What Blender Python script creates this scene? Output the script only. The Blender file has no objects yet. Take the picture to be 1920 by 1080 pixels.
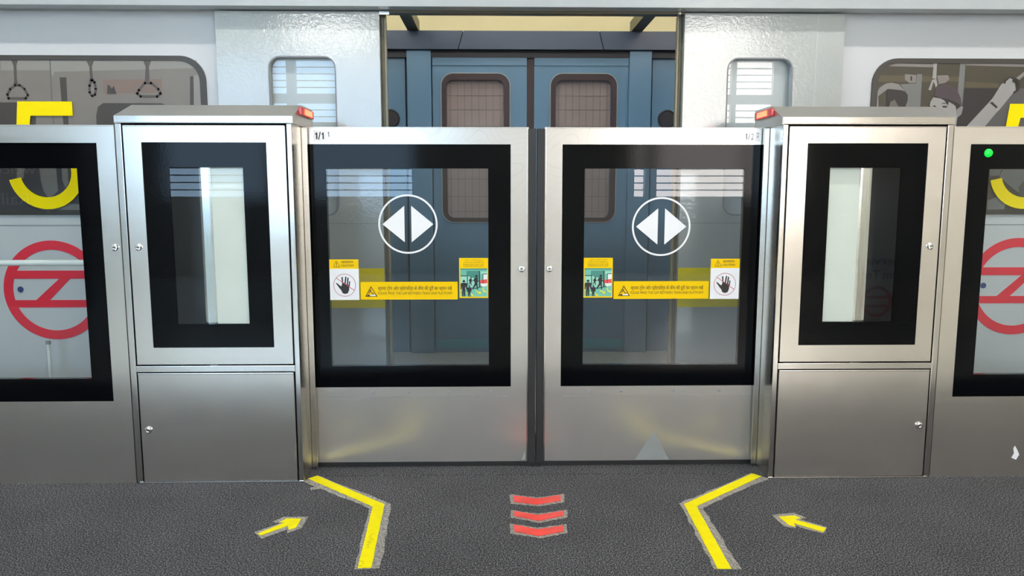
import bpy, bmesh, math, random
from mathutils import Vector, Matrix

random.seed(7)
scene = bpy.context.scene
col = scene.collection
PI = math.pi

# ------------------------------------------------------------------ camera
cam_data = bpy.data.cameras.new('camera')
cam_data.sensor_width = 36.0
cam_data.lens = 1400.0 / 1920.0 * 36.0
cam_data.clip_start = 0.05
camera = bpy.data.objects.new('camera', cam_data)
col.objects.link(camera)
camera.location = (-0.166, 0.0, 1.182)
camera.rotation_euler = (math.radians(90 - 7.1), 0, math.radians(-1.15))
scene.camera = camera

# ------------------------------------------------------------------ world, exposure
world = bpy.data.worlds.new('world')
scene.world = world
world.use_nodes = True
world.node_tree.nodes['Background'].inputs[0].default_value = (0.75, 0.85, 1.0, 1)
world.node_tree.nodes['Background'].inputs[1].default_value = 1.0
vs = scene.view_settings
vs.view_transform = 'Standard'
vs.look = 'None'
vs.exposure = 0.08
vs.gamma = 1.0
vs.use_curve_mapping = False

TUBE_POWER = 20.5          # watts of each ceiling batten
WINDOW_LEFT = 8.5         # daylight in the rear louvre windows
WINDOW_RIGHT = 11.5

# ------------------------------------------------------------------ materials
def C(r, g, b):
    f = lambda v: (v / 255 / 12.92) if v / 255 <= 0.04045 else ((v / 255 + 0.055) / 1.055) ** 2.4
    return (f(r), f(g), f(b), 1.0)

MATS = {}
def principled(name):
    m = bpy.data.materials.new(name)
    m.use_nodes = True
    MATS[name] = m
    nt = m.node_tree
    return m, nt, nt.nodes['Principled BSDF']

def paint(name, rgb, rough=0.45, vary=0.06, scale=6.0, bump=0.0, bump_scale=60.0, metal=0.0, coat=0.0, stretch=(1, 1, 1), spec=0.5):
    """A painted or plain surface with a little procedural mottling."""
    m, nt, b = principled(name)
    N, Lk = nt.nodes, nt.links
    tc = N.new('ShaderNodeTexCoord')
    mp = N.new('ShaderNodeMapping'); mp.inputs['Scale'].default_value = stretch
    Lk.new(tc.outputs['Object'], mp.inputs['Vector'])
    nz = N.new('ShaderNodeTexNoise'); nz.inputs['Scale'].default_value = scale; nz.inputs['Detail'].default_value = 4
    Lk.new(mp.outputs[0], nz.inputs['Vector'])
    rp = N.new('ShaderNodeValToRGB')
    c = C(*rgb)
    rp.color_ramp.elements[0].color = (c[0] * (1 - vary), c[1] * (1 - vary), c[2] * (1 - vary), 1)
    rp.color_ramp.elements[1].color = (min(1, c[0] * (1 + vary)), min(1, c[1] * (1 + vary)), min(1, c[2] * (1 + vary)), 1)
    rp.color_ramp.elements[0].position = 0.3; rp.color_ramp.elements[1].position = 0.7
    Lk.new(nz.outputs['Fac'], rp.inputs[0]); Lk.new(rp.outputs[0], b.inputs['Base Color'])
    b.inputs['Roughness'].default_value = rough
    b.inputs['Metallic'].default_value = metal
    b.inputs['Coat Weight'].default_value = coat
    b.inputs['Coat Roughness'].default_value = 0.08
    b.inputs['Specular IOR Level'].default_value = spec
    if bump:
        n2 = N.new('ShaderNodeTexNoise'); n2.inputs['Scale'].default_value = bump_scale; n2.inputs['Detail'].default_value = 3
        Lk.new(tc.outputs['Object'], n2.inputs['Vector'])
        bp = N.new('ShaderNodeBump'); bp.inputs['Strength'].default_value = bump; bp.inputs['Distance'].default_value = 0.002
        Lk.new(n2.outputs['Fac'], bp.inputs['Height']); Lk.new(bp.outputs[0], b.inputs['Normal'])
    return m

def steel(name, rgb=(0.60, 0.575, 0.54), rough=(0.20, 0.26), grain=(1, 1, 70), film=False, aniso=0.0, metal=1.0):
    """Brushed stainless sheet: streaked roughness, faint waviness, optional wrinkles of protective film."""
    m, nt, b = principled(name)
    N, Lk = nt.nodes, nt.links
    tc = N.new('ShaderNodeTexCoord')
    mp = N.new('ShaderNodeMapping'); mp.inputs['Scale'].default_value = grain
    Lk.new(tc.outputs['Object'], mp.inputs['Vector'])
    nz = N.new('ShaderNodeTexNoise'); nz.inputs['Scale'].default_value = 3.0; nz.inputs['Detail'].default_value = 3
    Lk.new(mp.outputs[0], nz.inputs['Vector'])
    mr = N.new('ShaderNodeMapRange'); mr.inputs['To Min'].default_value = rough[0]; mr.inputs['To Max'].default_value = rough[1]
    mr.inputs['From Min'].default_value = 0.3; mr.inputs['From Max'].default_value = 0.7
    Lk.new(nz.outputs['Fac'], mr.inputs['Value']); Lk.new(mr.outputs[0], b.inputs['Roughness'])
    n3 = N.new('ShaderNodeTexNoise'); n3.inputs['Scale'].default_value = 4.0; n3.inputs['Detail'].default_value = 5
    Lk.new(tc.outputs['Object'], n3.inputs['Vector'])
    mx = N.new('ShaderNodeMix'); mx.data_type = 'RGBA'
    mx.inputs[6].default_value = (rgb[0] * .95, rgb[1] * .95, rgb[2] * .95, 1)
    mx.inputs[7].default_value = (rgb[0] * 1.05, rgb[1] * 1.05, rgb[2] * 1.05, 1)
    Lk.new(n3.outputs['Fac'], mx.inputs[0])
    out = mx.outputs[2]
    if film:
        wv = N.new('ShaderNodeTexNoise'); wv.inputs['Scale'].default_value = 2.2; wv.inputs['Detail'].default_value = 1.5
        Lk.new(tc.outputs['Object'], wv.inputs['Vector'])
        mu = N.new('ShaderNodeMath'); mu.operation = 'MULTIPLY'; mu.inputs[1].default_value = 34
        Lk.new(wv.outputs['Fac'], mu.inputs[0])
        fr = N.new('ShaderNodeMath'); fr.operation = 'FRACT'; Lk.new(mu.outputs[0], fr.inputs[0])
        lt = N.new('ShaderNodeMath'); lt.operation = 'LESS_THAN'; lt.inputs[1].default_value = 0.10; Lk.new(fr.outputs[0], lt.inputs[0])
        sp = N.new('ShaderNodeSeparateXYZ'); Lk.new(tc.outputs['Object'], sp.inputs[0])
        gt = N.new('ShaderNodeMapRange'); gt.inputs['From Min'].default_value = 0.38; gt.inputs['From Max'].default_value = 0.50
        gt.inputs['To Min'].default_value = 0; gt.inputs['To Max'].default_value = 0.13
        Lk.new(sp.outputs[2], gt.inputs['Value'])
        m2 = N.new('ShaderNodeMath'); m2.operation = 'MULTIPLY'; Lk.new(lt.outputs[0], m2.inputs[0]); Lk.new(gt.outputs[0], m2.inputs[1])
        mx2 = N.new('ShaderNodeMix'); mx2.data_type = 'RGBA'; mx2.inputs[7].default_value = (0.25, 0.2, 0.18, 1)
        Lk.new(m2.outputs[0], mx2.inputs[0]); Lk.new(out, mx2.inputs[6]); out = mx2.outputs[2]
    Lk.new(out, b.inputs['Base Color'])
    b.inputs['Metallic'].default_value = metal
    if aniso:
        b.inputs['Anisotropic'].default_value = aniso
        tg = N.new('ShaderNodeCombineXYZ'); tg.inputs[0].default_value = 1.0
        Lk.new(tg.outputs[0], b.inputs['Tangent'])
    n2 = N.new('ShaderNodeTexNoise'); n2.inputs['Scale'].default_value = 2.5; n2.inputs['Detail'].default_value = 2
    Lk.new(tc.outputs['Object'], n2.inputs['Vector'])
    bp = N.new('ShaderNodeBump'); bp.inputs['Strength'].default_value = 0.12; bp.inputs['Distance'].default_value = 0.02
    Lk.new(n2.outputs['Fac'], bp.inputs['Height']); Lk.new(bp.outputs[0], b.inputs['Normal'])
    return m

def glass(name, tint=(0.80, 0.84, 0.84), ior=1.5, rough=0.0):
    """Architectural pane: tinted see-through plus mirror reflection by angle."""
    m = bpy.data.materials.new(name); m.use_nodes = True; MATS[name] = m
    nt = m.node_tree; N, Lk = nt.nodes, nt.links
    N.remove(N['Principled BSDF'])
    tr = N.new('ShaderNodeBsdfTransparent'); tr.inputs[0].default_value = (*tint, 1)
    gl = N.new('ShaderNodeBsdfGlossy'); gl.inputs['Roughness'].default_value = rough
    tc = N.new('ShaderNodeTexCoord')
    nz = N.new('ShaderNodeTexNoise'); nz.inputs['Scale'].default_value = 3.0
    Lk.new(tc.outputs['Object'], nz.inputs['Vector'])
    bp = N.new('ShaderNodeBump'); bp.inputs['Strength'].default_value = 0.01; bp.inputs['Distance'].default_value = 0.002
    Lk.new(nz.outputs['Fac'], bp.inputs['Height']); Lk.new(bp.outputs[0], gl.inputs['Normal'])
    fr = N.new('ShaderNodeFresnel'); fr.inputs['IOR'].default_value = ior
    ge = N.new('ShaderNodeNewGeometry'); iv = N.new('ShaderNodeMath'); iv.operation = 'SUBTRACT'; iv.inputs[0].default_value = 1.0
    Lk.new(ge.outputs['Backfacing'], iv.inputs[1])
    mf = N.new('ShaderNodeMath'); mf.operation = 'MULTIPLY'; Lk.new(fr.outputs[0], mf.inputs[0]); Lk.new(iv.outputs[0], mf.inputs[1])
    mx = N.new('ShaderNodeMixShader')
    Lk.new(mf.outputs[0], mx.inputs[0]); Lk.new(tr.outputs[0], mx.inputs[1]); Lk.new(gl.outputs[0], mx.inputs[2])
    Lk.new(mx.outputs[0], N['Material Output'].inputs['Surface'])
    return m

def glow(name, rgb, strength, base=(0.8, 0.8, 0.8)):
    m, nt, b = principled(name)
    N, Lk = nt.nodes, nt.links
    tc = N.new('ShaderNodeTexCoord'); nz = N.new('ShaderNodeTexNoise'); nz.inputs['Scale'].default_value = 2.0
    Lk.new(tc.outputs['Object'], nz.inputs['Vector'])
    mr = N.new('ShaderNodeMapRange'); mr.inputs['To Min'].default_value = strength * .93; mr.inputs['To Max'].default_value = strength * 1.07
    Lk.new(nz.outputs['Fac'], mr.inputs['Value']); Lk.new(mr.outputs[0], b.inputs['Emission Strength'])
    b.inputs['Base Color'].default_value = (*base, 1); b.inputs['Emission Color'].default_value = (*rgb, 1)
    b.inputs['Roughness'].default_value = 0.3
    return m

def carpet(name):
    m, nt, b = principled(name)
    N, Lk = nt.nodes, nt.links
    tc = N.new('ShaderNodeTexCoord')
    n1 = N.new('ShaderNodeTexNoise'); n1.inputs['Scale'].default_value = 200; n1.inputs['Detail'].default_value = 5; n1.inputs['Roughness'].default_value = 0.75
    n2 = N.new('ShaderNodeTexNoise'); n2.inputs['Scale'].default_value = 3.5; n2.inputs['Detail'].default_value = 6
    for n in (n1, n2): Lk.new(tc.outputs['Object'], n.inputs['Vector'])
    rp = N.new('ShaderNodeValToRGB')
    e = rp.color_ramp.elements
    e[0].position = 0.36; e[0].color = C(22, 23, 26)
    e[1].position = 0.66; e[1].color = C(168, 168, 171)
    k = e.new(0.5); k.color = C(60, 61, 65)
    Lk.new(n1.outputs['Fac'], rp.inputs[0])
    mr = N.new('ShaderNodeMapRange'); mr.inputs['To Min'].default_value = 0.72; mr.inputs['To Max'].default_value = 1.28
    Lk.new(n2.outputs['Fac'], mr.inputs['Value'])
    mu = N.new('ShaderNodeVectorMath'); mu.operation = 'SCALE'
    Lk.new(rp.outputs[0], mu.inputs[0]); Lk.new(mr.outputs[0], mu.inputs['Scale'])
    Lk.new(mu.outputs[0], b.inputs['Base Color'])
    b.inputs['Roughness'].default_value = 0.95; b.inputs['Specular IOR Level'].default_value = 0.15
    bp = N.new('ShaderNodeBump'); bp.inputs['Strength'].default_value = 0.6; bp.inputs['Distance'].default_value = 0.004
    Lk.new(n1.outputs['Fac'], bp.inputs['Height']); Lk.new(bp.outputs[0], b.inputs['Normal'])
    return m

def clear_tape(name):
    """Wrinkled transparent packing tape."""
    m, nt, b = principled(name)
    N, Lk = nt.nodes, nt.links
    tc = N.new('ShaderNodeTexCoord')
    nz = N.new('ShaderNodeTexNoise'); nz.inputs['Scale'].default_value = 45; nz.inputs['Detail'].default_value = 4
    wv = N.new('ShaderNodeTexWave'); wv.inputs['Scale'].default_value = 30; wv.inputs['Distortion'].default_value = 14; wv.inputs['Detail'].default_value = 3
    wv.bands_direction = 'DIAGONAL'
    Lk.new(tc.outputs['Object'], nz.inputs['Vector']); Lk.new(tc.outputs['Object'], wv.inputs['Vector'])
    ad = N.new('ShaderNodeMath'); ad.operation = 'MULTIPLY'; Lk.new(nz.outputs['Fac'], ad.inputs[0]); Lk.new(wv.outputs['Fac'], ad.inputs[1])
    mr = N.new('ShaderNodeMapRange'); mr.inputs['From Min'].default_value = 0.05; mr.inputs['From Max'].default_value = 0.4
    mr.inputs['To Min'].default_value = 0.5; mr.inputs['To Max'].default_value = 0.85
    Lk.new(ad.outputs[0], mr.inputs['Value']); Lk.new(mr.outputs[0], b.inputs['Alpha'])
    b.inputs['Base Color'].default_value = C(172, 166, 158); b.inputs['Roughness'].default_value = 0.3
    bp = N.new('ShaderNodeBump'); bp.inputs['Strength'].default_value = 0.7; bp.inputs['Distance'].default_value = 0.003
    Lk.new(ad.outputs[0], bp.inputs['Height']); Lk.new(bp.outputs[0], b.inputs['Normal'])
    return m

steel('steel_panel', aniso=0.3, rough=(0.225, 0.262), grain=(0.6, 1, 14), rgb=(0.64, 0.605, 0.555), metal=0.9); steel('steel_film', film=True, aniso=0.3, rough=(0.235, 0.265), grain=(0.6, 1, 14), rgb=(0.58, 0.555, 0.52), metal=0.66)
steel('steel_side', rgb=(0.64, 0.605, 0.555), metal=0.9, grain=(1, 1, 1))
steel('steel_post', grain=(120, 2, 2), rough=(0.14, 0.26))
steel('steel_cap', rgb=(0.64, 0.605, 0.555), metal=0.9, rough=(0.29, 0.36))
steel('steel_light', rgb=(0.74, 0.73, 0.71), rough=(0.2, 0.26))
steel('chrome', rgb=(0.85, 0.85, 0.85), rough=(0.05, 0.12))
paint('black_film', (6, 7, 10), rough=0.07, vary=0.1, bump=0.04, bump_scale=160, spec=0.12)
paint('rubber', (38, 37, 38), rough=0.6)
paint('dark_gap', (10, 10, 11), rough=0.7)
glass('glass_tinted', tint=(0.84, 0.87, 0.89), ior=1.58); glass('glass_clear', tint=(0.95, 0.97, 0.97), ior=1.62); glass('glass_cabinet', tint=(0.95, 0.97, 0.97), ior=1.45); glass('glass_pale', tint=(0.93, 0.96, 0.96), ior=1.5)
paint('train_panel', (196, 199, 201), rough=0.32, vary=0.015, scale=2, bump=0.06, bump_scale=9)
paint('train_leaf', (170, 175, 173), rough=0.06, vary=0.015, scale=2, bump=0.30, bump_scale=75, spec=0.75)
paint('train_fascia', (166, 172, 174), rough=0.2, vary=0.03, bump=0.3, bump_scale=40)
paint('seam_grey', (140, 143, 144), rough=0.5)
paint('olive_metal', (84, 78, 58), rough=0.35, vary=0.08)
paint('cream_metal', (128, 120, 94), rough=0.3)
paint('yellow_band', (240, 218, 0), rough=0.6, vary=0.01, spec=0.15)
paint('yellow_vinyl', (255, 230, 0), rough=0.6, vary=0.01, spec=0.15)
paint('yellow_tape', (255, 238, 0), rough=0.55, vary=0.04, scale=30, bump=0.1, bump_scale=70, spec=0.15)
paint('yellow_sticker', (255, 210, 0), rough=0.6, vary=0.01, spec=0.15)
paint('red_emblem', (222, 40, 62), rough=0.4, vary=0.03)
paint('red_tape', (246, 74, 66), rough=0.35, vary=0.16, scale=14, bump=0.3, bump_scale=60)
paint('blue_dot', (52, 66, 122), rough=0.4)
paint('white_vinyl', (248, 248, 250), rough=0.6, vary=0.01, spec=0.15)
paint('ink', (30, 26, 24), rough=0.5)
paint('ink_brown', (92, 62, 8), rough=0.5)
paint('ink_red', (196, 42, 62), rough=0.45)
paint('ink_grey', (120, 122, 130), rough=0.5)
paint('door_blue', (84, 120, 148), rough=0.34, vary=0.03, scale=2)
paint('door_blue_dark', (42, 56, 78), rough=0.34, vary=0.04, scale=2)
paint('door_teal', (64, 132, 150), rough=0.34)
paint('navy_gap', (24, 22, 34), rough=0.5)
paint('maroon_seal', (44, 26, 32), rough=0.5)
paint('wired_glass', (136, 124, 122), rough=0.2, vary=0.12, scale=2.5)
paint('wire', (80, 74, 72), rough=0.5)
paint('train_vinyl_floor', (150, 154, 152), rough=0.22, vary=0.10, scale=60)
carpet('carpet')
paint('tile_floor', (226, 228, 222), rough=0.22, vary=0.05)
paint('wall_white', (232, 230, 222), rough=0.7, vary=0.02)
paint('wall_cream', (240, 226, 176), rough=0.7, vary=0.02)
paint('ceiling_white', (238, 236, 230), rough=0.8, vary=0.02)
paint('fixture_white', (235, 235, 232), rough=0.4)
paint('navy_board', (30, 36, 58), rough=0.5)
paint('inner_white', (238, 238, 226), rough=0.5, vary=0.03)
paint('inner_grey', (150, 154, 152), rough=0.4)
paint('inner_dark', (48, 50, 55), rough=0.4)
clear_tape('clear_tape')
glow('tube_light', (1.0, 0.965, 0.92), TUBE_POWER / 0.71 * 2.0)
glow('tube_light_warm', (1.0, 0.93, 0.80), TUBE_POWER / 0.71 * 1.0)
glow('lamp_red', (1.0, 0.06, 0.02), 7.0, base=(0.8, 0.1, 0.1))
paint('lamp_lens', (205, 52, 52), rough=0.2)
glow('green_reflection', (0.0, 0.72, 0.03), 0.9, base=(0.0, 0.5, 0.05))
glow('pane_blue', (0.46, 0.71, 1.0), WINDOW_LEFT)
glow('pane_white', (1.0, 0.93, 0.90), WINDOW_RIGHT)
for k, v in dict(p_frame=(66, 61, 56), p_base=(134, 128, 120), p_lite=(152, 149, 142), p_dark=(70, 63, 57), p_mid=(110, 104, 97),
                 p_strap=(88, 80, 74), p_rose=(136, 116, 104), p_base2=(72, 66, 52), p_rail=(140, 133, 130), p_olive=(92, 84, 62),
                 p_skin=(170, 168, 165), p_skin2=(146, 143, 140), p_cap=(78, 66, 74), p_black=(44, 40, 42), p_panel=(124, 125, 124),
                 p_wall=(92, 90, 90), p_low=(62, 60, 66), p_lowfig=(118, 118, 118), t_teal=(112, 190, 170), t_teal2=(64, 140, 126),
                 t_mint=(160, 222, 200), t_ink=(16, 26, 28), t_red=(232, 70, 72), t_floor=(120, 196, 170), t_white=(238, 246, 242), t_yel=(244, 232, 60)).items():
    paint(k, tuple(c * 0.87 for c in v) if k.startswith('p_') else v, rough=0.4, vary=0.03)

# ------------------------------------------------------------------ mesh helpers
def link(name, verts, faces, mats, parent=None, mi=None, smooth=False):
    """ONE mesh object; its origin is the middle of its bounds; parent keeps world placement."""
    xs = [v[0] for v in verts]; ys = [v[1] for v in verts]; zs = [v[2] for v in verts]
    c = Vector(((min(xs) + max(xs)) / 2, (min(ys) + max(ys)) / 2, (min(zs) + max(zs)) / 2))
    me = bpy.data.meshes.new(name)
    me.from_pydata([Vector(v) - c for v in verts], [], faces)
    if not isinstance(mats, (list, tuple)): mats = [mats]
    for m in mats: me.materials.append(MATS[m])
    if mi: me.polygons.foreach_set('material_index', mi)
    if smooth: me.polygons.foreach_set('use_smooth', [True] * len(me.polygons))
    me.update()
    bm = bmesh.new(); bm.from_mesh(me)
    closed = all(e.is_manifold for e in bm.edges)
    if closed: bmesh.ops.recalc_face_normals(bm, faces=bm.faces); bm.to_mesh(me)
    bm.free()
    o = bpy.data.objects.new(name, me)
    col.objects.link(o)
    attach(o, parent, c)
    return o

def world_loc(o):
    p = Vector((0, 0, 0))
    while o is not None:
        p += Vector(o.location); o = o.parent
    return p

def attach(o, parent, loc):
    if parent is not None:
        o.parent = parent
        o.location = Vector(loc) - world_loc(parent)
    else:
        o.location = loc

def thing(name, loc, label, cat, group=None):
    o = bpy.data.objects.new(name, None)
    o.empty_display_size = 0.1
    col.objects.link(o); o.location = loc
    tag(o, label, cat, group)
    return o

def tag(o, label, cat, group=None):
    o['label'] = label; o['category'] = cat
    if group: o['group'] = group
    return o

def structure(o, label=None):
    o['kind'] = 'structure'
    if label: o['label'] = label
    return o

def boxes_mesh(boxes, bevel=0.0):
    V, Fc = [], []
    for (x0, x1, y0, y1, z0, z1) in boxes:
        x0, x1 = min(x0, x1), max(x0, x1); y0, y1 = min(y0, y1), max(y0, y1); z0, z1 = min(z0, z1), max(z0, z1)
        b = len(V)
        V += [(x0, y0, z0), (x1, y0, z0), (x1, y1, z0), (x0, y1, z0), (x0, y0, z1), (x1, y0, z1), (x1, y1, z1), (x0, y1, z1)]
        Fc += [tuple(b + i for i in f) for f in ((3, 2, 1, 0), (4, 5, 6, 7), (0, 1, 5, 4), (1, 2, 6, 5), (2, 3, 7, 6), (3, 0, 4, 7))]
    if bevel:
        me = bpy.data.meshes.new('tmp'); me.from_pydata(V, [], Fc)
        bm = bmesh.new(); bm.from_mesh(me)
        bmesh.ops.bevel(bm, geom=list(bm.edges), offset=bevel, segments=2, affect='EDGES', profile=0.7)
        bm.verts.index_update()
        V = [tuple(v.co) for v in bm.verts]; Fc = [tuple(v.index for v in f.verts) for f in bm.faces]
        bm.free(); bpy.data.meshes.remove(me)
    return V, Fc

def box(name, x0, x1, y0, y1, z0, z1, mat, parent=None, bevel=0.0):
    V, Fc = boxes_mesh([(x0, x1, y0, y1, z0, z1)], bevel)
    return link(name, V, Fc, mat, parent)

def boxes(name, bs, mat, parent=None, bevel=0.0):
    V, Fc = boxes_mesh(bs, bevel)
    return link(name, V, Fc, mat, parent)

def extrude(pts, axis, a, b):
    """Closed prism of a 2-D outline; axis 'y': pts are (x,z); 'x': pts are (y,z); 'z': pts are (x,y)."""
    def p3(p, d):
        return {'y': (p[0], d, p[1]), 'x': (d, p[0], p[1]), 'z': (p[0], p[1], d)}[axis]
    n = len(pts)
    V = [p3(p, a) for p in pts] + [p3(p, b) for p in pts]
    Fc = [tuple(range(n)), tuple(reversed(range(n, 2 * n)))] + [(i, i + n, (i + 1) % n + n, (i + 1) % n) for i in range(n)]
    return V, Fc

def prism(name, pts, axis, a, b, mat, parent=None):
    V, Fc = extrude(pts, axis, a, b)
    return link(name, V, Fc, mat, parent)

def prisms(name, lst, axis, mat, parent=None):
    """Several outlines, each (pts, a, b), joined into one mesh."""
    V, Fc = [], []
    for pts, a, b in lst:
        v, f = extrude(pts, axis, a, b); k = len(V)
        V += v; Fc += [tuple(i + k for i in g) for g in f]
    return link(name, V, Fc, mat, parent)

def ring(name, outer, inner, y0, y1, mat, parent=None):
    """Plate in the xz plane with a hole; outer and inner outlines have the same number of points."""
    n = len(outer)
    V = [(x, y0, z) for x, z in outer] + [(x, y0, z) for x, z in inner] + [(x, y1, z) for x, z in outer] + [(x, y1, z) for x, z in inner]
    Fc = []
    for i in range(n):
        j = (i + 1) % n
        Fc += [(i, j, n + j, n + i), (2 * n + i, 3 * n + i, 3 * n + j, 2 * n + j), (i, 2 * n + i, 2 * n + j, j), (n + i, n + j, 3 * n + j, 3 * n + i)]
    return link(name, V, Fc, mat, parent)

def rect(x0, x1, z0, z1):
    x0, x1 = min(x0, x1), max(x0, x1)
    return [(x0, z0), (x1, z0), (x1, z1), (x0, z1)]

def rrect(x0, x1, z0, z1, r, n=8):
    x0, x1 = min(x0, x1), max(x0, x1)
    P = []
    for cx, cz, a0 in ((x1 - r, z1 - r, 0), (x0 + r, z1 - r, 90), (x0 + r, z0 + r, 180), (x1 - r, z0 + r, 270)):
        for k in range(n + 1):
            a = math.radians(a0 + 90 * k / n)
            P.append((cx + r * math.cos(a), cz + r * math.sin(a)))
    return P

def rect_like(x0, x1, z0, z1, n=8):
    """Rectangle outline with the point count of rrect: the extra points run along the sides near each corner."""
    x0, x1 = min(x0, x1), max(x0, x1)
    P = []
    w, h = x1 - x0, z1 - z0
    half = n / 2
    for cx, cz, dx, dz in ((x1, z1, (0, -1), (-1, 0)), (x0, z1, (1, 0), (0, -1)), (x0, z0, (0, 1), (1, 0)), (x1, z0, (-1, 0), (0, 1))):
        for k in range(n + 1):
            if k < half: t = (half - k) / half * 0.25; P.append((cx + dx[0] * t * w, cz + dx[1] * t * h))
            elif k == half: P.append((cx, cz))
            else: t = (k - half) / half * 0.25; P.append((cx + dz[0] * t * w, cz + dz[1] * t * h))
    return P

def circle(cx, cz, r, n=40, a0=0, a1=360):
    full = abs(a1 - a0) >= 360
    m = n if full else n + 1
    return [(cx + r * math.cos(math.radians(a0 + (a1 - a0) * k / n)), cz + r * math.sin(math.radians(a0 + (a1 - a0) * k / n))) for k in range(m)]

def arc_band(cx, cz, r0, r1, a0, a1, n=36):
    return circle(cx, cz, r1, n, a0, a1) + list(reversed(circle(cx, cz, r0, n, a0, a1)))

def tube(name, p, q, r, mat, parent=None, n=16):
    p, q = Vector(p), Vector(q); d = (q - p).normalized()
    u = d.orthogonal().normalized(); w = d.cross(u)
    V = [tuple(c + (u * math.cos(2 * PI * k / n) + w * math.sin(2 * PI * k / n)) * r) for c in (p, q) for k in range(n)]
    Fc = [tuple(range(n)), tuple(range(n, 2 * n))] + [(k, (k + 1) % n, n + (k + 1) % n, n + k) for k in range(n)]
    return link(name, V, Fc, mat, parent)

def lathe_y(name, cx, cz, y0, prof, mat, parent=None, n=20):
    """Round boss facing the viewer: prof = [(radius, distance in front of y0)], first ring at the base."""
    V, Fc = [], []
    for r, d in prof:
        V += [(cx + r * math.cos(2 * PI * k / n), y0 - d, cz + r * math.sin(2 * PI * k / n)) for k in range(n)]
    m = len(prof)
    for i in range(m - 1):
        Fc += [(i * n + k, i * n + (k + 1) % n, (i + 1) * n + (k + 1) % n, (i + 1) * n + k) for k in range(n)]
    Fc += [tuple(reversed(range(n))), tuple((m - 1) * n + k for k in range(n))]
    return link(name, V, Fc, mat, parent)

def stroke(pts, w, closed=True):
    """Quads along a line of points, for printed outlines."""
    out = []
    m = len(pts) if closed else len(pts) - 1
    for i in range(m):
        a = Vector(pts[i]).to_2d(); b = Vector(pts[(i + 1) % len(pts)]).to_2d()
        d = (b - a)
        if d.length < 1e-6: continue
        d.normalize(); nrm = Vector((-d.y, d.x)) * w / 2; e = d * w * 0.35
        out.append([tuple(a - e + nrm), tuple(a - e - nrm), tuple(b + e - nrm), tuple(b + e + nrm)])
    return out

def print_sheet(name, layers, y, parent, step=0.0002):
    """Flat print: layers = [(material, [outlines])], each layer a hair in front of the one below."""
    V, Fc, mi, mats = [], [], [], []
    for k, (mat, outs) in enumerate(layers):
        if mat not in mats: mats.append(mat)
        for pts in outs:
            b = len(V); yy = y - step * (k + 1)
            a = sum(pts[i][0] * pts[(i + 1) % len(pts)][1] - pts[(i + 1) % len(pts)][0] * pts[i][1] for i in range(len(pts)))
            if a < 0: pts = list(reversed(pts))
            V += [(x, yy, z) for x, z in pts]; Fc.append(tuple(range(b, b + len(pts)))); mi.append(mats.index(mat))
    return link(name, V, Fc, mats, parent, mi)

def text(name, body, x0, x1, z0, z1, y, mat, parent, bold=0.0, flip=False):
    """Lettering as a thin mesh fitted into the given rectangle of an xz plane (flip: it faces +y)."""
    cu = bpy.data.curves.new('lettering', 'FONT')
    cu.body = body; cu.size = 1.0; cu.offset = bold; cu.resolution_u = 3; cu.align_x = 'CENTER'
    t = bpy.data.objects.new('lettering', cu); col.objects.link(t)
    dg = bpy.context.evaluated_depsgraph_get(); dg.update()
    me = bpy.data.meshes.new_from_object(t.evaluated_get(dg))
    bpy.data.objects.remove(t); bpy.data.curves.remove(cu)
    vs_ = [v.co.copy() for v in me.vertices]
    if not vs_: return None
    fs = [tuple(p.vertices) for p in me.polygons]
    bpy.data.meshes.remove(me)
    ax = min(v.x for v in vs_); bx = max(v.x for v in vs_); az = min(v.y for v in vs_); bz = max(v.y for v in vs_)
    V = []
    for v in vs_:
        u = (v.x - ax) / max(1e-6, bx - ax); w = (v.y - az) / max(1e-6, bz - az)
        if flip: u = 1 - u
        V.append((x0 + (x1 - x0) * u, y, z0 + (z1 - z0) * w))
    return link(name, V, fs, mat, parent)

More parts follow.
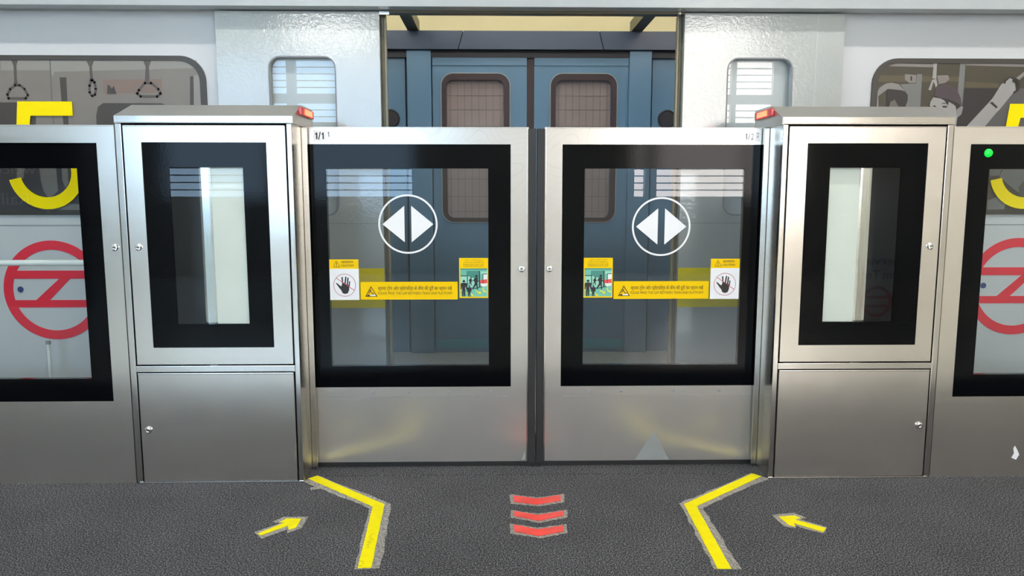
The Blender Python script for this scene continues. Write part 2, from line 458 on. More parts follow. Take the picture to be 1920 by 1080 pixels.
# ------------------------------------------------------------------ outlines of the two window prints (x, z on the coach side)
PRINT_STRAPS = {
    'ceiling_strip': [(-2.453,1.799),(-1.559,1.802),(-1.546,1.767),(-2.214,1.748),(-2.221,1.725),(-2.234,1.755),(-2.457,1.754)],
    'strap_a': [(-2.405,1.799),(-2.375,1.799),(-2.384,1.775),(-2.387,1.71),(-2.384,1.69),(-2.404,1.69),(-2.399,1.71),(-2.397,1.774)],
    'ring_a': [(-2.397,1.687),(-2.421,1.669),(-2.436,1.644),(-2.432,1.627),(-2.353,1.627),(-2.342,1.642),(-2.355,1.67),(-2.376,1.687)],
    'strap_b': [(-2.063,1.798),(-2.028,1.798),(-2.039,1.771),(-2.038,1.726),(-2.034,1.706),(-2.055,1.706),(-2.051,1.726),(-2.051,1.771)],
    'ring_b': [(-2.044,1.711),(-2.056,1.686),(-2.058,1.655),(-2.047,1.638),(-2.033,1.645),(-2.028,1.671),(-2.032,1.701)],
    'strap_c': [(-1.802,1.799),(-1.766,1.799),(-1.778,1.772),(-1.779,1.706),(-1.8,1.706),(-1.793,1.772)],
    'ring_c': [(-1.8,1.699),(-1.83,1.666),(-1.839,1.651),(-1.824,1.637),(-1.748,1.637),(-1.731,1.651),(-1.74,1.671),(-1.772,1.699)],
    'seam': [(-2.232,1.8),(-2.226,1.8),(-2.231,1.615),(-2.232,1.508),(-2.237,1.508),(-2.237,1.615)],
    'pole': [(-2.191,1.723),(-2.16,1.723),(-2.165,1.508),(-2.189,1.508)],
    'poster': [(-1.993,1.713),(-1.722,1.717),(-1.726,1.656),(-1.995,1.648)],
    'poster_mark': [(-1.974,1.691),(-1.962,1.686),(-1.955,1.673),(-1.944,1.686),(-1.934,1.648),(-1.978,1.648)],
    'far_window': [(-2.035,1.549),(-2.024,1.59),(-1.998,1.607),(-1.729,1.607),(-1.704,1.596),(-1.696,1.55),(-1.693,1.428),(-2.038,1.427)],
    'near_window': [(-2.622,1.609),(-2.398,1.609),(-2.313,1.549),(-2.323,1.427),(-2.638,1.426)],
    'jamb_dark': [(-1.591,1.73),(-1.576,1.73),(-1.581,1.581),(-1.599,1.581)],
    'jamb_light': [(-1.573,1.732),(-1.545,1.742),(-1.543,1.581),(-1.58,1.581)],
    'lower_dark': [(-2.59,1.312),(-2.093,1.313),(-2.108,1.102),(-2.608,1.103)],
    'figure_a': [(-2.316,1.312),(-2.238,1.313),(-2.236,1.201),(-2.281,1.163),(-2.304,1.201),(-2.313,1.25)],
    'figure_b': [(-2.212,1.313),(-2.183,1.313),(-2.185,1.24),(-2.2,1.214),(-2.213,1.25)],
    'figure_c': [(-2.417,1.312),(-2.382,1.312),(-2.393,1.259),(-2.425,1.259)],
    'lower_light': [(-2.33,1.107),(-2.299,1.137),(-2.186,1.14),(-2.105,1.137),(-2.108,1.102),(-2.331,1.103)],
}
PRINT_PASSENGERS = {
    'rail_a': [(1.705,1.80),(1.902,1.797),(1.903,1.782),(1.685,1.786)],
    'rail_b': [(2.054,1.805),(2.49,1.794),(2.491,1.781),(2.055,1.792)],
    'stripe': [(1.621,1.745),(2.027,1.739),(2.029,1.716),(1.619,1.714)],
    'stripe_b': [(2.059,1.716),(2.223,1.708),(2.221,1.689),(2.057,1.688)],
    'pole': [(2.029,1.816),(2.053,1.816),(2.056,1.653),(2.057,1.587),(2.039,1.63),(2.026,1.677)],
    'sign': [(1.767,1.75),(1.822,1.746),(1.822,1.71),(1.792,1.709),(1.769,1.724)],
    'sign_mark': [(1.794,1.74),(1.802,1.74),(1.803,1.719),(1.795,1.721)],
    'panel': [(1.748,1.703),(1.824,1.707),(1.825,1.75),(1.85,1.75),(1.851,1.591),(1.778,1.59),(1.788,1.653)],
    'raised_arm': [(1.626,1.59),(1.626,1.672),(1.642,1.672),(1.649,1.687),(1.676,1.705),(1.703,1.71),(1.74,1.703),(1.772,1.671),(1.75,1.676),(1.721,1.679),(1.689,1.681),(1.666,1.664),(1.645,1.648),(1.649,1.59)],
    'dark_hair': [(1.685,1.68),(1.722,1.676),(1.766,1.668),(1.786,1.653),(1.787,1.629),(1.776,1.59),(1.686,1.59)],
    'dark_face': [(1.699,1.59),(1.705,1.621),(1.725,1.631),(1.751,1.59)],
    'jacket': [(2.055,1.685),(2.222,1.685),(2.181,1.623),(2.127,1.54),(2.081,1.505),(2.032,1.505),(2.029,1.544),(2.05,1.591),(2.055,1.638)],
    'strap': [(1.896,1.816),(1.923,1.816),(1.917,1.789),(1.919,1.73),(1.9,1.73),(1.901,1.789)],
    'strap_ring': [(1.884,1.678),(1.899,1.723),(1.918,1.729),(1.927,1.7),(1.919,1.688),(1.913,1.704),(1.906,1.715),(1.897,1.676)],
    'notice': [(1.922,1.744),(1.974,1.746),(1.982,1.727),(1.965,1.711),(1.933,1.704)],
    'face': [(1.894,1.606),(1.896,1.622),(1.909,1.643),(1.938,1.638),(1.978,1.634),(2.016,1.614),(2.031,1.548),(2.028,1.505),(1.947,1.504),(1.906,1.575)],
    'hair': [(1.937,1.641),(1.978,1.636),(2.024,1.618),(2.045,1.603),(2.028,1.588),(2.014,1.606),(1.985,1.622),(1.981,1.604),(1.963,1.628)],
    'cap': [(1.912,1.651),(1.921,1.686),(1.953,1.704),(1.99,1.698),(2.02,1.677),(2.04,1.642),(2.049,1.603),(2.016,1.616),(1.978,1.636),(1.937,1.641)],
    'ear': [(2.024,1.587),(2.041,1.603),(2.056,1.599),(2.05,1.564),(2.03,1.547)],
    'eye_a': [(1.952,1.6),(1.963,1.605),(1.982,1.601),(1.975,1.594),(1.96,1.594)],
    'eye_b': [(1.907,1.601),(1.916,1.606),(1.926,1.6),(1.918,1.596)],
    'brow': [(1.944,1.611),(1.962,1.618),(1.984,1.611),(1.962,1.6135)],
    'arm': [(2.077,1.505),(2.181,1.623),(2.196,1.642),(2.231,1.704),(2.249,1.716),(2.296,1.709),(2.303,1.677),(2.284,1.654),(2.233,1.587),(2.22,1.574),(2.166,1.505)],
    'wristband': [(2.182,1.617),(2.194,1.623),(2.222,1.599),(2.216,1.591)],
    'grip': [(2.241,1.708),(2.25,1.728),(2.269,1.738),(2.293,1.736),(2.315,1.722),(2.322,1.697),(2.319,1.677),(2.296,1.66),(2.289,1.666),(2.308,1.681),(2.312,1.701),(2.301,1.72),(2.278,1.727),(2.258,1.72),(2.249,1.706)],
    'fingers': [(2.251,1.716),(2.269,1.733),(2.284,1.727),(2.281,1.716),(2.296,1.707),(2.302,1.677),(2.287,1.67),(2.256,1.697)],
    'grip_strap': [(2.3,1.734),(2.334,1.761),(2.409,1.802),(2.41,1.783),(2.336,1.742),(2.315,1.724)],
    'back_wall': [(2.222,1.685),(2.241,1.685),(2.5,1.686),(2.519,1.482),(2.168,1.481)],
    'lower_a': [(2.209,1.304),(2.267,1.304),(2.258,1.276),(2.214,1.272)],
    'lower_b': [(2.275,1.304),(2.51,1.304),(2.522,1.177),(2.366,1.189),(2.308,1.23),(2.258,1.272)],
    'lower_c': [(2.21,1.155),(2.259,1.174),(2.3,1.139),(2.295,1.113),(2.213,1.111)],
    'lower_d': [(2.355,1.219),(2.378,1.249),(2.515,1.249),(2.522,1.181),(2.367,1.177)],
}

# ================================================================== THE SETTING
fl = structure(box('floor', -6.5, 6.5, 1.3, 3.6, -0.06, 0.0, 'carpet'), 'dark grey speckled carpet of the platform')
box('carpet_seam', -0.90, 0.93, 3.056, 3.061, 0.0, 0.0015, 'carpet', fl)
structure(box('floor_tiles', -6.5, 6.5, -5.0, 1.3, -0.06, 0.0, 'tile_floor'), 'pale tiled floor beyond the carpet')
structure(boxes('floor_behind_train', [(-6.5, -3.2, 3.6, 7.2, -0.06, 0.0), (3.2, 6.5, 3.6, 7.2, -0.06, 0.0), (-3.2, 3.2, 5.8, 7.2, -0.06, 0.0)], 'tile_floor'), 'floor behind the coach')
structure(box('ceiling', -6.5, 6.5, -5.0, 7.2, 3.5, 3.6, 'ceiling_white'), 'white ceiling')
structure(box('wall_left', -6.6, -6.5, -5.0, 7.2, 0, 3.5, 'wall_white'), 'plain white side wall')
structure(box('wall_right', 6.5, 6.6, -5.0, 7.2, 0, 3.5, 'wall_white'), 'plain white side wall')
structure(box('wall_back', -6.5, 6.5, 7.2, 7.3, 0, 3.5, 'wall_cream'), 'cream wall seen above the blue partition')

# rear wall with its louvre windows (behind the photographer, mirrored in glass and steel)
BAYS = [(-4.95, -3.48, 'pane_blue'), (-3.34, -1.43, 'pane_blue'), (1.90, 2.06, 'pane_white'), (2.24, 3.58, 'pane_white'), (3.66, 4.25, 'pane_white')]
BANKS = [(1.15, 2.63), (2.77, 3.29)]
segs = []
xs = [-6.5] + [v for b in BAYS for v in b[:2]] + [6.5]
for i in range(0, len(xs), 2): segs.append((xs[i], xs[i + 1], -5.1, -5.0, 0, 3.5))
for a, b, _ in BAYS:
    segs += [(a, b, -5.1, -5.0, 0, BANKS[0][0]), (a, b, -5.1, -5.0, BANKS[0][1], BANKS[1][0]), (a, b, -5.1, -5.0, BANKS[1][1], 3.5)]
structure(boxes('wall_rear', segs, 'wall_white'), 'white wall with louvre windows')
for i, (a, b, m) in enumerate(BAYS):
    w = box('window_%d_offscreen' % (i + 1), a, b, -5.09, -5.075, 1.15, 3.29, 'dark_gap')
    structure(w, 'louvre window of bright glass blades')
    for z0, z1 in BANKS:
        n = round((z1 - z0) / 0.104); h = (z1 - z0) / n
        first = None
        for k in range(n):
            zc = z0 + h * (k + 0.5)
            if first is None:
                first = box('glass_blade_offscreen', a + 0.012, b - 0.012, -5.055, -5.045, zc - h / 2 + 0.0085, zc + h / 2 - 0.0085, m, w)
                base = first.location.copy()
            else:
                c = first.copy(); col.objects.link(c); c.parent = w; c.location = base + Vector((0, 0, h * k))

# ------------------------------------------------------------------ ceiling battens
def batten(x, y, mat='tube_light', label=None, size=1.2):
    e = thing('ceiling_batten_offscreen', (x, y, 3.5), label or 'white tube batten lamp fixed under the ceiling', 'lamp', 'ceiling batten lamps')
    box('housing', x - size / 2 - 0.03, x + size / 2 + 0.03, y - 0.045, y + 0.045, 3.46, 3.5, 'fixture_white', e, 0.004)
    for sx in (-1, 1):
        box('end_cap', x + sx * size / 2, x + sx * (size / 2 + 0.03), y - 0.02, y + 0.02, 3.38, 3.46, 'fixture_white', e)
    tube('lamp_tube_offscreen', (x - size / 2, y, 3.415), (x + size / 2, y, 3.415), 0.03, mat, e, 10)

for x in (-3.6, -1.8, 0.0, 1.8, 3.6): batten(x, 2.2, label='white tube batten lamp above the carpet before the screen doors')
for x in (-2.45, 2.85): batten(x, -3.7, label='white tube batten lamp in front of the louvre windows')
for x in (-0.75, 0.75): batten(x, 4.7, 'tube_light_warm', 'white tube batten lamp above the coach roof opening')

# ================================================================== THE TRAIN
train = thing('metro_train', (0, 3.6, 0), 'pale grey metro coach with open side doors behind the low platform screen', 'train')
WY = 3.60      # face of the coach side
for s in (-1, 1):
    wall = box('side_wall', s * 0.70, s * 3.2, WY, WY + 0.05, 0, 2.35, 'train_panel', train)
    box('seam', s * 1.47, s * 3.2, WY - 0.001, WY, 1.036, 1.041, 'seam_grey', wall)
box('roof_fascia', -3.2, 3.2, 3.47, 3.548, 2.017, 2.36, 'train_fascia', train, 0.003)
box('door_header', -0.70, 0.70, 3.55, 3.60, 2.008, 2.06, 'olive_metal', train)
for s in (-1, 1):
    j = box('door_jamb', s * 0.70, s * 0.688, 3.585, 3.625, 0, 2.008, 'olive_metal', train)
    box('jamb_strip', s * 0.688, s * 0.677, 3.592, 3.618, 0, 2.008, 'cream_metal', j, 0.002)
box('header_clip', -0.70, -0.655, 3.54, 3.55, 1.998, 2.012, 'steel_light', train)
lathe_y('header_bolt', 0.675, 2.008, 3.55, [(0.009, 0), (0.009, 0.012), (0.005, 0.016)], 'chrome', train, 12)
box('coach_floor', -3.2, 3.2, 3.6, 5.8, -0.06, 0.0, 'train_vinyl_floor', train)

# side windows: rounded dark frame around a printed scene
def side_window(s, layers):
    x0, x1 = s * 1.518, s * 3.0
    if s > 0: x0 = 1.612
    out = rrect(x0, x1, 1.088, 1.822, 0.115)
    inn = rrect(x0 + s * 0.028, x1 - s * 0.028, 1.112, 1.80, 0.095)
    fr = ring('window_frame', out, inn, WY - 0.008, WY, 'p_frame', train)
    prism('window_sheet', inn, 'y', WY - 0.004, WY, layers[0], fr)
    for k, (nm, ly) in enumerate(layers[1:]): print_sheet(nm, ly, WY - 0.0041 - 0.0012 * k, fr, 0.0001)
P = PRINT_STRAPS
side_window(-1, ('p_base', ('printed_interior', [
    ('p_lite', [P['ceiling_strip']]), ('p_dark', [P['far_window'], P['near_window'], P['pole'], P['jamb_dark']]),
    ('p_lite', [P['jamb_light']]), ('p_mid', [P['seam']]), ('p_rose', [P['poster']]), ('p_dark', [P['poster_mark']]),
    ('p_low', [P['lower_dark']]), ('p_lowfig', [P['figure_a'], P['figure_b'], P['figure_c'], P['lower_light']]),
    ('p_strap', [P['strap_a'], P['strap_b'], P['strap_c']] + stroke(P['ring_a'], 0.011) + stroke(P['ring_b'], 0.011) + stroke(P['ring_c'], 0.012))])))
P = PRINT_PASSENGERS
side_window(1, ('p_base2', ('printed_interior', [
    ('p_olive', [P['stripe'], P['stripe_b']]), ('p_rail', [P['rail_a'], P['rail_b']]), ('p_panel', [P['panel'], P['pole']]),
    ('p_rail', [P['sign'], P['notice']]), ('p_black', [P['sign_mark']]), ('p_wall', [P['back_wall']]), ('p_skin', [P['strap'], P['strap_ring']])]), ('printed_seats', [
    ('p_lowfig', [P['lower_a'], P['lower_c']]), ('p_panel', [P['lower_b']]), ('p_wall', [P['lower_d']])]),
    ('printed_passenger', [('p_skin2', [P['raised_arm']]), ('p_black', [P['dark_hair']]), ('p_mid', [P['dark_face']])]),
    ('printed_passenger', [('p_black', [P['jacket']]), ('p_skin', [P['face'], P['arm']]), ('p_skin2', [P['ear'], P['grip_strap']]), ('p_cap', [P['cap']]),
     ('p_black', [P['hair'], P['eye_b'], P['brow'], P['wristband'], P['grip']]), ('p_dark', [P['eye_a']]), ('p_skin', [P['fingers']])])))

# yellow numeral five, red ring emblem and blue dot on each side
def numeral(dx):
    cx, cz = -2.285, 1.291
    out = [(-2.14, 1.613), (-2.39, 1.613), (-2.414, 1.395), (-2.362, 1.378)] + circle(cx, cz, 0.120, 30, 122, -167) + circle(cx, cz, 0.176, 30, -167, 112) + [(-2.335, 1.548), (-2.14, 1.548)]
    prism('numeral_five', [(x + dx, z) for x, z in out], 'y', WY - 0.0105, WY - 0.008, 'yellow_vinyl', train)
numeral(0.0); numeral(4.67)
def emblem(cx, cz):
    R, r = 0.239, 0.195
    def bar(z0, z1):
        w0 = math.sqrt(max(0, 0.21 ** 2 - (z0 - cz) ** 2)); w1 = math.sqrt(max(0, 0.21 ** 2 - (z1 - cz) ** 2))
        return [(cx - w0, z0), (cx + w0, z0), (cx + w1, z1), (cx - w1, z1)]
    dg = [(cx - 0.089, cz - 0.047), (cx - 0.024, cz - 0.047), (cx + 0.08, cz + 0.056), (cx + 0.027, cz + 0.056)]
    a, b = WY - 0.0025, WY
    e = prisms('ring_emblem', [(arc_band(cx, cz, r, R, 0, 180), a, b), (arc_band(cx, cz, r, R, 180, 360), a, b), (bar(cz + 0.056, cz + 0.095), a + 0.0003, b), (bar(cz - 0.083, cz - 0.047), a + 0.0003, b), (dg, a + 0.0006, b)], 'y', 'red_emblem', train)
    prism('emblem_dot', circle(cx - 0.16, cz + 0.005, 0.014, 20), 'y', a, b, 'blue_dot', e)
emblem(-2.291, 0.728); emblem(2.385, 0.735)

# exterior sliding leaves standing open
for s in (-1, 1):
    x0, x1 = s * 0.702, s * 1.447
    leaf = ring('door_leaf', rect_like(x0, x1, 0.02, 2.012), rrect(s * 0.909, s * 1.211, 1.089, 1.811, 0.05), 3.548, 3.585, 'train_leaf', train)
    prism('window_pane', rrect(s * 0.909, s * 1.211, 1.089, 1.811, 0.05), 'y', 3.572, 3.576, 'glass_clear', leaf)
    ring('window_gasket', rrect(s * 0.905, s * 1.215, 1.085, 1.815, 0.054), rrect(s * 0.911, s * 1.209, 1.091, 1.809, 0.048), 3.5475, 3.549, 'ink_grey', leaf)
    box('warning_band', x0, x1, 3.5465, 3.548, 0.646, 0.836, 'yellow_band', leaf)
    box('leaf_seam', x0, x1, 3.547, 3.548, 1.047, 1.051, 'seam_grey', leaf)
    box('runner', x0, x1, 3.55, 3.583, 0.0, 0.02, 'rubber', leaf)
    if s > 0: box('leaf_seam', 1.318, 1.320, 3.547, 3.548, 0.03, 2.0, 'train_panel', leaf)

# blue partition with the opposite doors, at the far side of the coach
BY = 5.55
part = thing('blue_partition', (0, 5.6, 0), 'blue partition with a closed pair of coach doors seen through the open doorway', 'partition')
box('partition_wall', -2.4, 2.4, BY + 0.06, BY + 0.12, 0, 2.30, 'door_blue_dark', part)
for o4 in ([(-2.4, 2.215), (-0.443, 2.215), (-0.405, 2.342), (-2.4, 2.342)], [(-0.437, 2.215), (0.597, 2.215), (0.564, 2.342), (-0.399, 2.342)], [(0.603, 2.215), (2.4, 2.215), (2.4, 2.342), (0.570, 2.342)]):
    prism('header_panel', o4, 'y', BY - 0.05, BY + 0.04, 'door_blue_dark', part)
box('header_core', -2.4, 2.4, BY + 0.0401, BY + 0.06, 2.22, 2.335, 'navy_gap', part)
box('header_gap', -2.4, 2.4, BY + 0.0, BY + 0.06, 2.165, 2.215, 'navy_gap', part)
for s, x0, x1 in ((-1, -0.812, -0.638), (1, 0.794, 0.956)):
    box('pillar', x0, x1, BY - 0.02, BY + 0.06, 0.0, 2.214, 'door_blue', part, 0.006)
    a, b = (-2.4, -0.83) if s < 0 else (0.972, 2.4)
    w = box('wall_panel', a, b, BY + 0.03, BY + 0.06, 0.0, 2.165, 'door_blue', part)
    cx = -0.94 if s < 0 else 1.085
    lathe_y('speaker_grille', cx, 1.735, BY + 0.03, [(0.068, 0), (0.068, 0.010), (0.06, 0.014), (0.056, 0.006)], 'navy_gap', w, 28)
for x0, x1, w0, w1 in ((-0.631, 0.053, -0.565, -0.072), (0.107, 0.794, 0.227, 0.708)):
    d = ring('door_leaf', rect_like(x0, x1, 0.0, 2.172), rrect(w0 + 0.036, w1 - 0.042, 1.016, 2.007, 0.05), BY + 0.01, BY + 0.05, 'door_blue', part)
    ring('window_gasket', rrect(w0, w1, 0.985, 2.053, 0.085), rrect(w0 + 0.036, w1 - 0.042, 1.016, 2.007, 0.05), BY - 0.004, BY + 0.012, 'maroon_seal', d)
    ring('window_trim', rrect(w0 - 0.006, w1 + 0.006, 0.979, 2.059, 0.091), rrect(w0, w1, 0.985, 2.053, 0.085), BY - 0.001, BY + 0.012, 'inner_grey', d)
    prism('wired_pane', rrect(w0 + 0.036, w1 - 0.042, 1.016, 2.007, 0.05), 'y', BY + 0.03, BY + 0.036, 'wired_glass', d)
    u0, u1 = w0 + 0.036, w1 - 0.042
    bars = [(u0 + (u1 - u0) * (k + .5) / 8 - .0012, u0 + (u1 - u0) * (k + .5) / 8 + .0012, BY + 0.028, BY + 0.03, 1.02, 2.0) for k in range(8)]
    bars += [(u0, u1, BY + 0.028, BY + 0.03, z - .0012, z + .0012) for z in (1.06, 1.17, 1.30, 1.42, 1.55, 1.68, 1.80, 1.90, 1.985)]
    boxes('pane_wires', bars, 'wire', d)
    box('top_rail', x0, x1, BY + 0.002, BY + 0.01, 2.110, 2.172, 'door_blue', d, 0.002)
    box('kick_plate', x0, x1, BY + 0.004, BY + 0.01, 0.03, 0.102, 'door_teal', d)
box('centre_seal', 0.053, 0.107, BY + 0.02, BY + 0.05, 0.0, 2.172, 'maroon_seal', part)

for s in (-1, 1):
    x0, x1 = (-0.80, -0.72) if s < 0 else (0.80, 0.88)
    o = box('roof_beam', x0, x1, 3.66, 5.58, 2.345, 2.425, 'olive_metal', train, 0.003)
for s in (-1, 1):
    box('roof_post', s * 0.72, s * 0.79, 3.66, 3.73, 0.0, 2.345, 'olive_metal', train)

# ================================================================== PLATFORM SCREEN
def lock(cx, cz, y, parent, name='lock'):
    l = lathe_y(name, cx, cz, y, [(0.0145, 0), (0.0145, 0.004), (0.012, 0.009), (0.008, 0.010), (0.0075, 0.006)], 'chrome', parent)
    box('key_slot', cx - 0.0055, cx + 0.0055, y - 0.0075, y - 0.006, cz - 0.0015, cz + 0.0015, 'ink', l)

def glazed(parent, s, outer, border, pane, y0, y1, frame_mat='steel_panel', pane_mat='glass_tinted'):
    """Steel surround, black film border and glass of one leaf; rectangles are (xin, xout, z0, z1) for the right side."""
    R = lambda r: rect(s * r[0], s * r[1], r[2], r[3])
    f = ring('steel_surround', R(outer), R(border), y0, y1, frame_mat, parent)
    b = ring('black_border', R(border), R(pane), y0 + 0.003, y1 - 0.002, 'black_film', parent)
    g = prism('glass_pane', R(pane), 'y', y0 + 0.005, y0 + 0.011, pane_mat, parent)
    for (x0, x1, z0, z1) in ((outer[0], outer[1], outer[3] - 0.0035, outer[3]),):
        box('folded_edge', s * x0, s * x1, y0 - 0.002, y0 + 0.004, z0 - 0.001, z1 + 0.0005, frame_mat, f, 0.0015)
    return f, b, g

def sticker_caution(door, s, y):
    """Yellow and white no-touch sticker."""
    x0, x1 = (-0.875, -0.752) if s < 0 else (0.747, 0.871)
    z0, z1 = 0.739, 0.912
    zs_ = 0.872
    k = box('caution_sticker', x0, x1, y - 0.0006, y, z0, z1, 'white_vinyl', door)
    k['label'] = 'yellow and white no touching sticker'
    yy = y - 0.0006
    U = lambda u, v: (x0 + (x1 - x0) * u, z1 - (z1 - z0) * v)
    m = lambda px, py: U((px - 85) / 665, (py - 80) / 900)       # sticker measured as 665 x 900 units
    hand = [[(215, 598), (255, 608), (310, 655), (345, 675), (370, 600), (420, 610), (530, 660), (520, 760), (490, 830), (430, 848), (370, 828), (345, 770), (300, 715)],
            [(350, 478), (368, 465), (384, 480), (388, 605), (362, 605)], [(440, 468), (456, 456), (470, 470), (446, 625), (415, 615)],
            [(486, 490), (502, 478), (516, 492), (500, 650), (470, 640)], [(524, 570), (540, 558), (550, 572), (536, 680), (510, 680)]]
    cc = circle(0, 0, 1, 40)
    circ = [m(422 + 250 * a, 650 + 248 * b) for a, b in cc]
    lay = [('yellow_sticker', [[U(0, 0), U(1, 0), U(1, (z1 - zs_) / (z1 - z0)), U(0, (z1 - zs_) / (z1 - z0))]]),
           ('ink', [[m(*p) for p in h] for h in hand]),
           ('ink_red', stroke(circ, 0.0018) + stroke([m(232, 490), m(640, 765)], 0.0024, False))]
    tri = [m(248, 118), m(322, 235), m(308, 248), m(195, 248), m(182, 235), m(240, 120)]
    lay.append(('ink_brown', stroke(tri, 0.0016) + stroke([m(251, 150), m(251, 205)], 0.0022, False) + stroke([m(251, 218), m(251, 230)], 0.0022, False)))
    print_sheet('pictogram', lay, yy, k)
    a, b = m(360, 165), m(630, 118)
    text('lettering', 'सावधान', a[0], b[0], a[1], b[1], yy - 0.0008, 'ink_brown', k, 0.012)
    a, b = m(350, 238), m(640, 192)
    text('lettering', 'CAUTION', a[0], b[0], a[1], b[1], yy - 0.0008, 'ink_brown', k, 0.012)

def sticker_gap(door, s, y):
    x0, x1 = (-0.746, -0.334) if s < 0 else (0.332, 0.741)
    z0, z1 = 0.740, 0.816
    k = box('gap_sticker', x0, x1, y - 0.0006, y, z0, z1, 'yellow_sticker', door)
    k['label'] = 'long yellow sticker about minding the gap'
    yy = y - 0.0006
    m = lambda px, py: (x0 + (x1 - x0) * (px - 48) / 1765, z1 - (z1 - z0) * (py - 85) / 305)
    lay = [('ink_brown', stroke([m(237, 168), m(340, 332), m(142, 332)], 0.0036) + [[m(150, 330), m(185, 300), m(210, 305), m(215, 335)]]),
           ('white_vinyl', [[m(215, 312), m(300, 300), m(325, 328), m(215, 328)]]),
           ('ink', stroke([m(240, 215), m(225, 245), m(195, 280)], 0.003, False) + stroke([m(225, 245), m(250, 268), m(262, 290)], 0.003, False) +
            stroke([m(222, 232), m(205, 235)], 0.0025, False) + [[m(262, 285), m(290, 280), m(292, 296), m(262, 298)]])]
    print_sheet('pictogram', lay, yy, k)
    a, b = m(365, 240), m(1710, 165)
    text('lettering', 'कृपया ट्रेन और प्लेटफॉर्म के बीच की दूरी का ध्यान रखें', a[0], b[0], a[1] - 0.002, b[1] + 0.003, yy - 0.0006, 'ink_brown', k, 0.010)
    a, b = m(365, 303), m(1710, 258)
    text('lettering', 'PLEASE MIND THE GAP BETWEEN TRAIN AND PLATFORM', a[0], b[0], a[1], b[1], yy - 0.0006, 'ink_brown', k, 0.0)

def sticker_boarding(door, s, y):
    x0, x1 = (-0.327, -0.204) if s < 0 else (0.202, 0.327)
    z0, z1 = 0.746, 0.917
    k = box('boarding_sticker', x0, x1, y - 0.0006, y, z0, z1, 'yellow_sticker', door)
    k['label'] = 'yellow sticker with a picture of passengers leaving a train'
    yy = y - 0.0006
    m = lambda px, py: (x0 + (x1 - x0) * (px - 120) / 630, z1 - (z1 - z0) * (py - 95) / 860)
    q = lambda *pts: [m(*p) for p in pts]
    ell = lambda cx, cy, rx, ry: [m(cx + rx * a, cy + ry * b) for a, b in circle(0, 0, 1, 16)]
    lay = [('t_teal', [q((145, 318), (728, 318), (728, 925), (145, 925))]),
           ('t_teal2', [q((145, 318), (728, 318), (728, 350), (145, 350)), q((280, 370), (560, 370), (560, 720), (280, 720))]),
           ('t_floor', [q((145, 800), (728, 690), (728, 925), (145, 925))]),
           ('t_mint', [q((300, 480), (540, 560), (540, 720), (300, 720)), q((150, 490), (290, 490), (290, 640), (150, 620)), q((590, 385), (728, 385), (728, 440), (590, 440))]),
           ('t_white', [q((150, 630), (290, 640), (290, 760), (150, 800)), q((645, 445), (728, 445), (728, 560), (645, 570)), q((575, 640), (728, 640), (728, 690), (620, 715))]),
           ('t_red', [q((575, 570), (728, 550), (728, 635), (575, 645))]),
           ('t_ink', [q((548, 370), (570, 370), (575, 715), (558, 715)), q((150, 470), (305, 470), (305, 680), (288, 680), (288, 485), (150, 485)), q((632, 430), (728, 430), (728, 442), (645, 442), (645, 640), (632, 640)), q((390, 755), (620, 705), (620, 720), (395, 768))]),
           ('t_ink', [ell(220, 592, 30, 26), q((150, 640), (195, 625), (250, 625), (295, 640), (290, 770), (268, 770), (255, 700), (250, 760), (248, 918), (222, 918), (216, 780), (208, 918), (182, 918), (178, 760), (175, 700), (168, 780), (150, 780)),
                      ell(338, 698, 20, 18), q((288, 735), (325, 722), (360, 722), (388, 740), (382, 825), (360, 810), (356, 920), (340, 920), (334, 850), (328, 920), (310, 920), (308, 810), (288, 825)),
                      ell(495, 482, 28, 26), q((470, 512), (515, 512), (530, 580), (555, 575), (555, 600), (520, 605), (520, 650), (528, 770), (502, 770), (490, 680), (425, 755), (400, 752), (455, 650), (450, 600), (418, 575)),
                      ell(375, 512, 15, 16), q((355, 535), (388, 530), (395, 570), (420, 580), (418, 592), (390, 590), (380, 620), (392, 682), (378, 682), (362, 632), (325, 672), (318, 665), (350, 610), (328, 580))]),
           ('t_yel', [q((470, 790), (560, 825), (575, 808), (605, 865), (525, 868), (545, 848), (480, 815)), q((620, 745), (645, 740), (655, 790), (720, 825), (715, 842), (640, 815)), q((365, 860), (395, 862), (450, 915), (400, 918)), q((255, 840), (300, 835), (310, 855), (270, 860))])]
    print_sheet('picture', lay, yy, k)
    for (a, b, body) in ((m(245, 152), m(625, 128), 'कृपया गाड़ी से पहले'), (m(208, 200), m(655, 172), 'उतरने वाले यात्रियों को'), (m(208, 242), m(655, 220), 'PLEASE WAIT & LET THE'), (m(208, 278), m(655, 258), 'PASSENGERS ALIGHT FIRST')):
        text('lettering', body, a[0], b[0], a[1], b[1], yy - 0.0004, 'ink_brown', k, 0.004)

def roundel(door, cx, cz, y):
    R = 0.1245
    r = prisms('arrow_roundel', [(arc_band(cx, cz, R - 0.0075, R, 0, 180), y - 0.0008, y), (arc_band(cx, cz, R - 0.0075, R, 180, 360), y - 0.0008, y)], 'y', 'white_vinyl', door)
    for d in (-1, 1):
        prism('arrowhead', [(cx + d * 0.0145, cz - 0.076), (cx + d * 0.107, cz), (cx + d * 0.0145, cz + 0.077)], 'y', y - 0.0008, y, 'white_vinyl', r)

